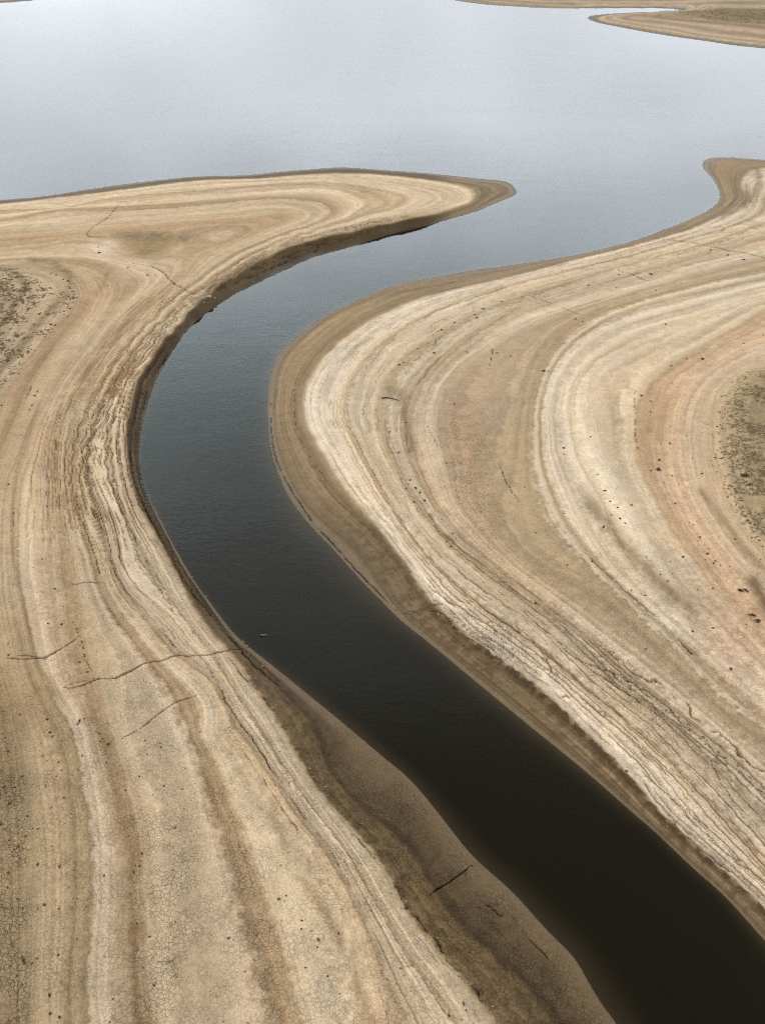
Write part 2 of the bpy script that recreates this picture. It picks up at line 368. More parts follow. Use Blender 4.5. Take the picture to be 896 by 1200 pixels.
# ------------------------------------------------------------------ colour of the dried mud
def lin(c):
    c = np.asarray(c, float)/255.0
    return np.where(c <= 0.04045, c/12.92, ((c + 0.055)/1.055)**2.4)
GAIN = 0.80
def table(rows, sv):
    xs = [r[0] for r in rows]; cs = np.array([lin(r[1]) for r in rows])*GAIN
    return np.stack([np.interp(sv, xs, cs[:, k]) for k in range(3)], -1)
jit = fbm(X*3.1, Y*3.1, 91, 4)
sl = s + (0.10*st1 + (.10*fine + .16*jit)*(.35 + .65*sstep(480, 760, V)))*sstep(1.0, 1.6, s)
LT = [(-9,(60,52,40)),(-0.6,(92,78,58)),(0,(120,100,78)),(0.12,(126,106,82)),(0.2,(104,86,62)),(0.5,(112,92,66)),(0.8,(116,96,70)),(0.95,(148,124,94)),(1.08,(184,160,128)),(1.26,(208,186,156)),
      (1.9,(200,178,146)),(2.0,(180,156,124)),(2.15,(206,184,154)),(2.9,(204,180,148)),(3.05,(178,152,118)),(3.2,(190,164,130)),(3.6,(196,170,136)),(3.75,(206,184,152)),(4.12,(204,180,148)),(4.25,(186,158,122)),(4.5,(174,145,109)),(4.7,(180,152,117)),(4.82,(196,170,138)),
      (4.95,(202,178,148)),(5.2,(194,170,138)),(5.6,(192,168,136)),(5.85,(188,162,128)),(6.05,(174,144,108)),(6.35,(188,160,126)),(6.8,(198,172,142)),(7.0,(203,179,149)),(7.4,(201,177,147)),(7.52,(166,142,106)),(8.1,(178,152,116)),
      (8.5,(184,158,124)),(9.2,(180,156,120)),(9.6,(172,148,114)),(10.5,(186,162,130)),(12,(182,158,126)),(14,(176,152,118))]
RT = [(-9,(60,52,40)),(-0.6,(92,78,58)),(0,(124,106,84)),(0.1,(134,112,86)),(0.16,(110,92,66)),(0.3,(140,116,86)),(0.62,(132,110,80)),(0.78,(126,102,74)),(0.88,(146,122,92)),(1.0,(176,152,122)),(1.08,(204,184,158)),(1.3,(212,194,170)),
      (1.9,(208,188,162)),(2.15,(202,180,150)),(2.3,(182,158,126)),(2.45,(204,182,154)),(2.9,(200,178,148)),(3.1,(178,154,122)),(3.3,(204,184,156)),(3.65,(186,164,132)),(3.85,(184,158,128)),(4.2,(200,176,146)),(4.6,(206,186,158)),
      (4.8,(190,166,136)),(5.3,(182,158,126)),(6.0,(172,148,114)),(6.25,(172,148,114)),(6.45,(206,186,158)),(6.75,(178,154,122)),(6.95,(200,178,150)),(7.15,(214,196,170)),(7.45,(198,176,146)),(7.75,(214,194,168)),(8.05,(202,180,150)),(8.35,(213,194,167)),(8.65,(198,174,144)),(8.92,(208,187,158)),(9.1,(182,155,120)),
      (9.5,(190,158,124)),(10.2,(196,166,134)),(10.6,(200,174,144)),(11.2,(190,164,132)),(11.8,(180,156,122)),(12.2,(164,144,108)),(14,(158,138,102))]
FT = [(-9,(70,64,54)),(0,(86,72,56)),(0.18,(98,82,62)),(0.36,(166,142,112)),(0.6,(182,158,130)),(0.85,(160,136,108)),(1.05,(186,162,134)),(1.35,(160,134,104)),(1.6,(182,158,130)),(1.85,(150,124,94)),(2.1,(172,146,116)),(2.5,(140,120,86)),(4,(160,140,110)),(9,(170,148,118))]
colL, colR, colF = table(LT, sl), table(RT, sl), table(FT, s)
# lighter and darker reaches of the same strandlines
C = np.where(farm[..., None], colF, np.where(left[..., None], colL, colR))
def mixc(mask, rgb, amt=1.0):
    global C
    m = np.clip(mask*amt, 0, 1)[..., None]; C = C*(1-m) + lin(rgb)*GAIN*m
def stripe(pl, rgb, w, amt, wob=2.0, t0=0.0, t1=0.0, mod=None, side=None):
    N = Near(pl, w*3 + 12)
    if N.D.size == 0: return
    m = np.exp(-((N.S + wob*(med[N.m] + .5*fine[N.m]))/w)**2)*amt
    if t0: m = m*sstep(0, t0, N.T)
    if t1: m = m*sstep(1, 1-t1, N.T)
    if mod is not None: m = m*mod[N.m]
    if side is not None: m = m*side[N.m]
    m = np.clip(m, 0, 1)[:, None]
    C[N.m] = C[N.m]*(1-m) + lin(rgb)*GAIN*m
mott = 0.5 + 0.8*np.clip(fine + .3, 0, 1)
up = sstep(520, 250, V)*land
dry = sstep(1.0, 1.3, s)
mixc(right*sstep(470,390,V)*sstep(7,7.4,s)*sstep(9,8.7,s)*(.6+.6*st1), (192,166,134), .6)
mixc(blob(545,520,22,60,0)*(0.6+0.6*med), (186,142,112), 0.55)
mixc(blob(560,620,26,60,-35), (186,154,118), 0.5)
mixc(blob(600,690,26,70,-45), (182,152,114), 0.4)
# brown smears lying across the cream
stripe([(455,462),(470,470),(474,492),(480,520),(482,532)], (140,114,86), 7, .6, 5)
stripe([(476,468),(494,447),(510,428)], (160,136,104), 5, .5, 3)
stripe([(676,575),(690,602),(706,628),(730,662),(760,690),(786,712),(806,728),(824,750)], (150,126,96), 9, .85, 5, .18, .15)

stripe([(815,597),(834,622),(857,655),(879,680),(900,702)], (160,134,100), 5.5, .8, 2)
stripe([(876,702),(884,722),(900,742)], (126,100,70), 7, .85, 2)
stripe([(800,772),(830,800),(860,828),(900,862)], (170,140,106), 6, .7, 2)
mixc(blob(845,750,55,30,40)*(0.7+0.5*big), (202,160,124), 0.7)
mixc(blob(860,780,50,25,40), (202,162,126), 0.5)
mixc(blob(765,520,16,45,0), (176,146,108), 0.5)
# olive silt lying in the hollow of the left tongue
def inside(poly):
    m = np.zeros(U.shape, bool); p = np.array(poly, float); uu = U + 2.5*med + 1.0*fine; vv = V + 1.2*fine
    j = len(p)-1
    for i in range(len(p)):
        c = ((p[i,1] > vv) != (p[j,1] > vv)) & (uu < (p[j,0]-p[i,0])*(vv-p[i,1])/(p[j,1]-p[i,1]+1e-9) + p[i,0]); m ^= c; j = i
    return m.astype(float)
ol = inside([(122,287),(140,281),(175,279),(205,282),(228,287),(210,297),(195,309),(186,318),(170,318),(160,304),(142,292)])
mixc(np.clip(.35*ol + .8*blob(182,286,38,7) + .7*blob(174,302,15,12), 0, 1)*(.75 + .5*fine), (136,116,78), 0.95)
mixc(blob(120,300,18,9,0), (212,192,168), 0.8)
mixc(blob(160,325,25,8,-25), (210,186,158), 0.6)
mixc(blob(20,350,28,34,20)*(0.3+0.8*np.clip(fine+.3,0,1)), (132,112,80), 0.4)
stripe([(40,318),(62,321),(80,331),(86,346),(80,365),(58,388),(34,418),(12,445),(-5,470)], (128,106,74), 5.5, .7, 3, mod=mott)
stripe([(128,335),(118,352),(100,375),(78,400),(50,435),(30,465),(10,500),(-10,530)], (178,144,108), 10, .6, 3)
stripe([(128,333),(124,345),(116,358)], (150,124,86), 3, .6, 2)
# lower left: darker cracked mud along the frame's left side
mixc(sstep(60, 0, U + 14*med)*sstep(780, 880, V), (146,122,86), 0.75)
mixc(blob(40,840,40,30)*(.6+.6*med), (170,136,96), 0.6)
stripe([(112,850),(122,870),(138,905),(150,960),(160,1010),(158,1065),(160,1110),(170,1190),(172,1240)], (150,120,82), 12, .7, 5, mod=sstep(-.5,.5,med+.2*fine+.1))
stripe([(320,960),(335,1000),(355,1045),(385,1085),(405,1130),(425,1185),(440,1240)], (156,126,88), 7, .6, 6, mod=sstep(-.4,.4,med+.3*fine+.1))

# wet foot of the lower left bank: wider and browner
wetl = left*sstep(0.02, 0.12, s)*sstep(1.0, 0.9, s)*sstep(800, 900, V)
mixc(wetl*(.45 + .55*np.clip(.5 + med + fine, 0, 1)), (108,88,58), .65)
mixc(wetl*sstep(.34,.16,s), (116,95,66), .6)
mixc(wetl*np.exp(-((s-.33-.03*med)/.02)**2), (80,64,44), .6)
mixc(wetl*sstep(.55,.85,s)*sstep(-.1,.5,fine+.5*med), (84,68,44), .7)
lowr = right*sstep(640, 800, V)
mixc(lowr*sstep(.70,.78,s)*sstep(1.02,.94,s)*sstep(-.35,.25,fine+.6*med), (70,56,36), .8)  # jagged shadow and damp below the cream edge, both put into the colour
mixc(lowr*np.exp(-((s-.50-.04*med)/.035)**2)*sstep(-.3,.3,med+.3*big), (176,152,118), .6)
mixc(lowr*np.exp(-((s-.27-.02*med)/.03)**2), (82,66,46), .6)
mixc(right*sstep(.06,.2,s)*sstep(1.0,.9,s)*sstep(-.25,.4,fine+.3*med+.4*jit), (100,80,54), .55)
mixc(left*sstep(.1,.3,s)*sstep(1.0,.9,s)*sstep(700,800,V)*sstep(-.1,.35,jit+.5*fine), (84,66,44), .55)
# dark cut bank on the outside of the bend
mixc(cliff*sstep(0.0,.1,s0)*sstep(1.05,.75,s), (92,74,50), 0.75)
mixc(cliff*sstep(0.0,.02,s0)*sstep(.3,.15,s), (58,46,32), 0.8)
mixc(cliff*sstep(.9,1.1,s)*sstep(2.2,1.4,s)*sstep(420,330,V), (162,134,98), 0.6)
# dark swirl by the right-hand bay, olive flats on the far spit
mixc(blob(866,232,14,12,0)*right, (120,98,70), .8)
stripe([(884,196),(888,212),(884,226),(872,240),(846,254)], (136,112,82), 5, .6, 2, side=right)
mixc(inside([(788,15),(830,12.5),(905,12.5),(905,31),(850,27),(815,22)])*farm, (134,116,74), .8)
mixc(blob(760,20,30,2.0,6)*farm, (150,126,90), .7)
mixc(blob(870,4,40,2.5,0)*farm, (120,104,80), .6)
# green growth at the right edge
grn = sstep(11.3, 12.8, s + .25*med + .2*fine)*right
mixc(grn*sstep(-.35,.25,fine+.6*med+.5*jit), (134,112,80), .55)
mixc(left*sstep(640,480,V)*sstep(6.5,7,s)*sstep(7.8,7.4,s), (188,162,128), .6)
mixc(left*sstep(820,680,V)*sstep(330,400,V)*sstep(7.45,7.6,s)*sstep(9.4,8.6,s), (194,168,136), .75)
for pl_, c_, w_, a_ in (([(62,468),(46,503),(34,540),(25,565),(21,600),(20,650),(25,690),(36,740),(47,785),(62,815),(82,850)], (158,132,100), 3.2, .75),
                  ([(112,362),(90,390),(67,420),(46,450),(32,482),(12,530),(-4,570)], (164,136,102), 4, .6), ([(105,405),(80,440),(60,480),(52,520),(46,560),(46,620),(52,690),(66,750)], (182,152,118), 6, .5),
                  ([(69,520),(66,550),(72,600),(80,650)], (176,146,112), 3, .5)):
    stripe(pl_, c_, w_, a_, 1.0, .1, .1)
stripe([(-10,328),(17,334),(32,346),(33,360),(16,387),(2,407),(-12,425)], (112,88,58), 3.5, .8, 3, mod=mott)
stripe([(-10,350),(12,356),(14,368),(4,384),(-10,395)], (130,104,72), 3, .7, 3, mod=mott)
mixc(left*sstep(.05,.2,s)*sstep(1.0,.8,s)*sstep(380,440,V)*sstep(760,660,V), (88,70,46), .6)
mixc(left*np.exp(-((s-.5-.06*med)/.07)**2)*sstep(400,450,V)*sstep(760,660,V), (150,126,94), .5)
mixc(right*sstep(660,560,V)*sstep(.12,.3,s)*sstep(1.05,.95,s), (156,132,102), .55)
mixc(left*sstep(500,540,U)*sstep(270,255,V)*sstep(.08,.25,s)*sstep(1.02,.9,s), (158,136,108), .75)
mixc(right*sstep(290,270,V)*sstep(.1,.3,s)*sstep(1.02,.9,s), (146,122,94), .5)
# streaks
str_amt = sstep(0.9, 1.2, s)*np.maximum(sstep(80, 160, V), farm) + 1.7*sstep(0.04,.2,s)*sstep(1.0,.8,s)
C = C*(1 + (str_amt*(0.10*st1 + 0.20*st2 + (0.16 - .05*right*sstep(600,720,V))*st3))[..., None])
C = C*(1 + (land*(0.07*big + 0.08*med + 0.05*fine))[..., None])
warm = fbm(X*0.16 + 9, Y*0.16, 77, 3)
C[..., 0] *= 1 + 0.03*warm*land; C[..., 2] *= 1 - 0.05*warm*land
# painted shade and damp of the cracks and ledges
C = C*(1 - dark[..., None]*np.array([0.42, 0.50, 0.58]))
wetm = (sstep(1.05,.9,s)*sstep(-.2,.05,s))[..., None]
C = C*(1 + (right*dry*sstep(640,760,V)*.13*jit + .10*jit*dry)[..., None])*(1 - wetm*np.array([.03, .03, .09]))
C = C*(1 + (.24*wetl + .10*right*wetm[..., 0]*sstep(600,480,V))[..., None]*np.array([1.1, 1.0, .8]))
lum = (C @ np.array([.3, .55, .15]))[..., None]
C = lum + (C - lum)*.93
C = C*np.clip(lum/.34, .3, 1.6)**.22*np.array([1.03, .99, .955])
C = np.clip(C, 0.004, 0.85)

# mask of polygonal cracking and of specks
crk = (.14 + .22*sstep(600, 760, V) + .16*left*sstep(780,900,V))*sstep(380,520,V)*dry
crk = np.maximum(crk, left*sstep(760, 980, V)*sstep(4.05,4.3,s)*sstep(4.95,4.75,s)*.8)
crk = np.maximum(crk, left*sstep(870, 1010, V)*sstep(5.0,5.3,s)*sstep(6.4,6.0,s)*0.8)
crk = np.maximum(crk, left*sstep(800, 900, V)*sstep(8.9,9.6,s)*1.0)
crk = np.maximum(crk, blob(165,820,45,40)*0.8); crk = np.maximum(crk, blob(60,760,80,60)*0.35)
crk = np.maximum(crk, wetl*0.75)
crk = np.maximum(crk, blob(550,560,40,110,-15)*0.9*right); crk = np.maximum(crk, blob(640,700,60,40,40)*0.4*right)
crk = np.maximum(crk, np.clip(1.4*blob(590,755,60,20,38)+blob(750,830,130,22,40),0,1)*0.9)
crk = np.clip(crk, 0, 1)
spk = np.clip(left*sstep(700,900,V)*(sstep(8,9.5,s) + 0.5*sstep(5.5,6,s)*sstep(6.6,6.2,s)) + 1.0*right*sstep(9.2,11.2,s) + blob(20,360,50,50) + 0.45*dry*sstep(480,640,V) + .35*left*dry*sstep(560,680,V), 0, 1)
wet = np.clip(sstep(0.35, 0.0, s0) + 0.35*sstep(1.0,.9,s), 0, 1)

# ------------------------------------------------------------------ build the ground mesh
me = bpy.data.meshes.new('ground')
NV = NR*NT
co = np.empty((NV, 3), np.float32); co[:, 0] = X.ravel(); co[:, 1] = Y.ravel(); co[:, 2] = z.ravel()
i0 = (np.arange(NR-1)[:, None]*NT + np.arange(NT-1)[None]).ravel()
quads = np.stack([i0, i0+1, i0+NT+1, i0+NT], 1).astype(np.int32)
quads = quads[:, ::-1]
me.vertices.add(NV); me.vertices.foreach_set('co', co.ravel())
me.loops.add(quads.size); me.loops.foreach_set('vertex_index', np.ascontiguousarray(quads).ravel())
me.polygons.add(len(quads)); me.polygons.foreach_set('loop_start', np.arange(0, quads.size, 4, dtype=np.int32))
me.polygons.foreach_set('use_smooth', np.ones(len(quads), bool))
me.update(calc_edges=True)
at = me.attributes.new('tint', 'FLOAT_COLOR', 'POINT')
cc = np.ones((NV, 4), np.float32); cc[:, :3] = C.reshape(-1, 3); at.data.foreach_set('color', cc.ravel())
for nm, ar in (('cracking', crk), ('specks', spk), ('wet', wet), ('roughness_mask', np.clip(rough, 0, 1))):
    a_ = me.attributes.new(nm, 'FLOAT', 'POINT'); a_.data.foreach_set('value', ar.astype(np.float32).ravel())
ground = bpy.data.objects.new('ground', me); COL.objects.link(ground)
ground['kind'] = 'structure'; ground['label'] = 'bare banded drought mud and sand sloping to the water'

def ground_z(x, y):
    r = math.hypot(x, y + CEN); t = math.atan2(x, y + CEN)
    i = int(np.clip(np.searchsorted(rr, r) - 1, 0, NR-2)); j = int(np.clip(np.searchsorted(th, t) - 1, 0, NT-2))
    fr = (r - rr[i])/(rr[i+1] - rr[i]); ft = (t - th[j])/(th[j+1] - th[j])
    return float((z[i, j]*(1-ft) + z[i, j+1]*ft)*(1-fr) + (z[i+1, j]*(1-ft) + z[i+1, j+1]*ft)*fr)
def spot(u, v):
    zz = 0.5
    for _ in range(4):
        x, y = P(u, v, zz); zz = ground_z(x, y)
    return x, y, zz

# ------------------------------------------------------------------ materials
class NT_:
    def __init__(self, name):
        self.m = bpy.data.materials.new(name); self.m.use_nodes = True
        self.t = self.m.node_tree; self.t.nodes.clear()
        self.out = self.t.nodes.new('ShaderNodeOutputMaterial')
    def n(self, typ, **kw):
        o = self.t.nodes.new('ShaderNode' + typ)
        for k, v in kw.items():
            if k.startswith('i_'):
                key = k[2:]; key = int(key) if key.isdigit() else key
                o.inputs[key].default_value = v
            else: setattr(o, k, v)
        return o
    def l(self, a, b): self.t.links.new(a, b)
    def math(self, op, a, b=None, c=None, clamp=False):
        o = self.n('Math', operation=op, use_clamp=clamp)
        for i, x in enumerate((a, b, c)):
            if x is None: continue
            if isinstance(x, (int, float)): o.inputs[i].default_value = x
            else: self.l(x, o.inputs[i])
        return o.outputs[0]
    def rng(self, x, a, b, c=0.0, d=1.0):
        o = self.n('MapRange', interpolation_type='SMOOTHSTEP'); self.l(x, o.inputs[0])
        for i, q in enumerate((a, b, c, d)): o.inputs[i+1].default_value = q
        return o.outputs[0]

def ground_material():
    k = NT_('dried_mud')
    geo = k.n('NewGeometry'); pos = geo.outputs['Position']
    flat = k.n('VectorMath', operation='MULTIPLY'); k.l(pos, flat.inputs[0]); flat.inputs[1].default_value = (1, 1, 0)
    pos = flat.outputs[0]
    tint = k.n('Attribute', attribute_name='tint'); cr = k.n('Attribute', attribute_name='cracking')
    sp = k.n('Attribute', attribute_name='specks'); wt_ = k.n('Attribute', attribute_name='wet'); ro = k.n('Attribute', attribute_name='roughness_mask')
    def noise(scale, det=6, rough_=0.6, src=pos):
        o = k.n('TexNoise', i_Scale=scale, i_Detail=det, i_Roughness=rough_); k.l(src, o.inputs['Vector']); return o.outputs['Fac']
    n1, n2, n3 = noise(0.8, 8, .65), noise(5.0, 6, .6), noise(22.0, 4, .6)
    # jittered coordinates so that plates are not straight-edged
    nv = k.n('TexNoise', i_Scale=2.2, i_Detail=3); k.l(pos, nv.inputs['Vector'])
    off = k.n('VectorMath', operation='MULTIPLY_ADD'); k.l(nv.outputs['Color'], off.inputs[0]); off.inputs[1].default_value = (.22, .22, 0); k.l(pos, off.inputs[2])
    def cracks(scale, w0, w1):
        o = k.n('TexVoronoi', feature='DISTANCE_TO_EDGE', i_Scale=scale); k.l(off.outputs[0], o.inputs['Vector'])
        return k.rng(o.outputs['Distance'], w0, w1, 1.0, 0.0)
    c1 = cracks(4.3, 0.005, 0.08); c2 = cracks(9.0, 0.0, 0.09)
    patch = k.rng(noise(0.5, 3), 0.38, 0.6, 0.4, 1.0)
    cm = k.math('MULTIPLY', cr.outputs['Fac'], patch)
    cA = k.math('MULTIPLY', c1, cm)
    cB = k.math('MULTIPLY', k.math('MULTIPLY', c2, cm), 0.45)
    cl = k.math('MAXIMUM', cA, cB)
    # dark crumbs and droppings of dry weed
    vo = k.n('TexVoronoi', feature='F1', i_Scale=2.6); k.l(off.outputs[0], vo.inputs['Vector'])
    sepc = k.n('SeparateColor'); k.l(vo.outputs['Color'], sepc.inputs[0])
    size = k.math('MULTIPLY', k.math('POWER', sepc.outputs[0], 3.0), 0.21)
    spot_ = k.math('LESS_THAN', vo.outputs['Distance'], size)
    spk_ = k.math('MULTIPLY', spot_, sp.outputs['Fac'])
    mod = k.math('ADD', k.math('MULTIPLY_ADD', n1, 0.55, 0.46), k.math('ADD', k.math('MULTIPLY_ADD', n2, 0.6, -0.03), k.math('MULTIPLY_ADD', n3, 0.6, -0.3)))
    fl = k.rng(noise(8.0, 5, .7), .42, .6, -.10, .08)
    fk = k.rng(noise(3.1, 6, .75), .60, .70, 0, -.16)
    mod = k.math('ADD', mod, k.math('ADD', fl, fk))
    mod = k.math('MULTIPLY', mod, k.math('MULTIPLY_ADD', cl, -0.72, 1.0))  # shade and deep damp of the plate cracks put into the colour
    mod = k.math('MULTIPLY', mod, k.math('MULTIPLY_ADD', spk_, -0.55, 1.0))
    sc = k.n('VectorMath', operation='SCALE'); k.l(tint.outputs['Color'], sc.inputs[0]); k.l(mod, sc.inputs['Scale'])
    hgt = k.math('ADD', k.math('MULTIPLY', n2, 0.6), k.math('ADD', k.math('MULTIPLY', n3, 0.25), k.math('MULTIPLY', n1, 1.2)))
    hgt = k.math('SUBTRACT', hgt, k.math('MULTIPLY', cl, 0.8))
    bp = k.n('Bump', i_Strength=0.6, i_Distance=0.07); k.l(hgt, bp.inputs['Height'])
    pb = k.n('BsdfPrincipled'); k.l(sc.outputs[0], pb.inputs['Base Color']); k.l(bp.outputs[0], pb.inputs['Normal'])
    k.l(k.math('MULTIPLY_ADD', wt_.outputs['Fac'], -0.4, 0.95), pb.inputs['Roughness'])
    pb.inputs['Specular IOR Level'].default_value = 0.12
    k.l(pb.outputs[0], k.out.inputs[0])
    return k.m
ground.data.materials.append(ground_material())

def water_material():
    k = NT_('lake_water')
    geo = k.n('NewGeometry')
    def noise(sc, det):
        o = k.n('TexNoise', i_Scale=1.0, i_Detail=det, i_Roughness=.55)
        mp = k.n('Mapping'); mp.inputs['Scale'].default_value = sc; mp.inputs['Rotation'].default_value = (0, 0, .35)
        k.l(geo.outputs['Position'], mp.inputs['Vector']); k.l(mp.outputs[0], o.inputs['Vector']); return o.outputs['Fac']
    h = k.math('ADD', k.math('MULTIPLY', noise((1.1, 2.2, 1), 4), 0.6), k.math('MULTIPLY', noise((.12, .2, 1), 2), 1.6))
    gust = k.rng(noise((.018, .045, 1), 4), .38, .62, .16, .42)
    bp = k.n('Bump', i_Distance=0.05); k.l(h, bp.inputs['Height']); k.l(gust, bp.inputs['Strength'])
    fr = k.n('Fresnel', i_IOR=1.333); k.l(bp.outputs[0], fr.inputs['Normal'])
    gl = k.n('BsdfGlossy', i_Roughness=0.06); k.l(bp.outputs[0], gl.inputs['Normal'])
    tr = k.n('BsdfTransparent')
    mx = k.n('MixShader'); k.l(fr.outputs[0], mx.inputs[0]); k.l(gl.outputs[0], mx.inputs[2])
    df = k.n('BsdfDiffuse'); df.inputs[0].default_value = (.012, .011, .005, 1)
    tb = k.n('MixShader', i_Fac=0.3); k.l(tr.outputs[0], tb.inputs[1]); k.l(df.outputs[0], tb.inputs[2]); k.l(tb.outputs[0], mx.inputs[1])
    k.l(mx.outputs[0], k.out.inputs['Surface'])
    va = k.n('VolumeAbsorption', i_Density=3.0); va.inputs['Color'].default_value = (.44, .36, .2, 1)
    k.l(va.outputs[0], k.out.inputs['Volume'])
    return k.m
bm = bmesh.new()
x0, x1, y0, y1, zb = -2600, 2600, -25, 3000, -9.0
vs = [bm.verts.new(c) for c in ((x0,y0,0),(x1,y0,0),(x1,y1,0),(x0,y1,0),(x0,y0,zb),(x1,y0,zb),(x1,y1,zb),(x0,y1,zb))]
for f in ((0,1,2,3),(7,6,5,4),(0,4,5,1),(1,5,6,2),(2,6,7,3),(3,7,4,0)): bm.faces.new([vs[i] for i in f])
wm = bpy.data.meshes.new('water'); bm.to_mesh(wm); bm.free()
water = bpy.data.objects.new('water', wm); COL.objects.link(water); water['kind'] = 'structure'
water['label'] = 'calm grey lake narrowing into a dark winding channel'
wm.materials.append(water_material())

# ------------------------------------------------------------------ small things lying on the mud
def solid(name, c0, c1, scale=9.0, rough=0.9, spread=0.35):
    k = NT_(name)
    tcn = k.n('TexCoord'); oi = k.n('ObjectInfo')
    no = k.n('TexNoise', i_Scale=scale, i_Detail=4); k.l(tcn.outputs['Object'], no.inputs['Vector'])
    f = k.math('ADD', no.outputs['Fac'], k.math('MULTIPLY_ADD', oi.outputs['Random'], spread, -spread/2), clamp=True)
    mx = k.n('Mix', data_type='RGBA'); k.l(f, mx.inputs[0]); mx.inputs[6].default_value = (*c0, 1); mx.inputs[7].default_value = (*c1, 1)
    pb = k.n('BsdfPrincipled', i_Roughness=rough); k.l(mx.outputs[2], pb.inputs['Base Color'])
    bp = k.n('Bump', i_Strength=.4, i_Distance=.02); k.l(no.outputs['Fac'], bp.inputs['Height']); k.l(bp.outputs[0], pb.inputs['Normal'])
    k.l(pb.outputs[0], k.out.inputs[0]); return k.m
M_TUFT = solid('dry_weed', (.030, .020, .010), (.090, .062, .030), 14)
M_GREEN = solid('low_green_weed', (.115, .078, .040), (.26, .188, .11), 1.3)
M_BROWN = solid('dry_brown_weed', (.075, .050, .027), (.21, .148, .085), 1.3)
M_CLOD = solid('dry_mud_clod', (.17, .12, .078), (.30, .225, .155), 6)
M_DAMP = solid('damp_mud_clod', (.09, .065, .040), (.17, .125, .08), 6)
M_PALE = solid('pale_mud_slab', (.27, .20, .14), (.40, .31, .23), 5)
M_WOOD = solid('weathered_wood', (.030, .022, .015), (.085, .062, .042), 18)
M_CHIP = solid('bleached_wood', (.04, .034, .026), (.10, .085, .065), 12)

def tag(o, label, cat, group=None):
    o['label'] = label; o['category'] = cat
    if group: o['group'] = group
    return o
def mesh_obj(name, verts, faces, mat, smooth=False, loc=(0, 0, 0)):
    m = bpy.data.meshes.new(name); m.from_pydata([tuple(v) for v in verts], [], faces); m.update()
    if smooth: m.polygons.foreach_set('use_smooth', [True]*len(m.polygons))
    m.materials.append(mat)
    o = bpy.data.objects.new(name, m); COL.objects.link(o); o.location = loc; return o

def blades(vs, fs, cx, cy, cz, r, nb, tall=0.8):
    """a low clump of bent leaves, each two quads long"""
    for _ in range(nb):
        a = random.uniform(0, 2*math.pi); lean = random.uniform(.25, 1.0); L = r*random.uniform(.55, 1.15); wd = r*random.uniform(.07, .16)
        b0 = (cx + random.gauss(0, .28)*r, cy + random.gauss(0, .28)*r)
        dx, dy = math.cos(a), math.sin(a); px, py = -dy*wd, dx*wd
        h = L*tall*(1.15 - lean)
        p0 = (b0[0], b0[1], cz - .03*r); p1 = (b0[0] + dx*L*lean*.5, b0[1] + dy*L*lean*.5, cz + h*.75 + .06*r); p2 = (b0[0] + dx*L*lean, b0[1] + dy*L*lean, cz + h*random.uniform(.6, 1.05))
        n = len(vs)
        vs += [(p0[0]+px*.5, p0[1]+py*.5, p0[2]), (p0[0]-px*.5, p0[1]-py*.5, p0[2]), (p1[0]-px, p1[1]-py, p1[2]), (p1[0]+px, p1[1]+py, p1[2]), (p2[0], p2[1], p2[2])]
        fs += [(n, n+1, n+2, n+3), (n+3, n+2, n+4)]

tuft_proto = []
for q in range(6):
    vs, fs = [], []
    for _ in range(random.randint(2, 4)):
        blades(vs, fs, random.gauss(0, .18), random.gauss(0, .18), 0, random.uniform(.6, .95), 24, random.uniform(.5, 1.0))
    m = bpy.data.meshes.new('weed_tuft'); m.from_pydata(vs, [], fs); m.update(); m.materials.append(M_TUFT); tuft_proto.append(m)

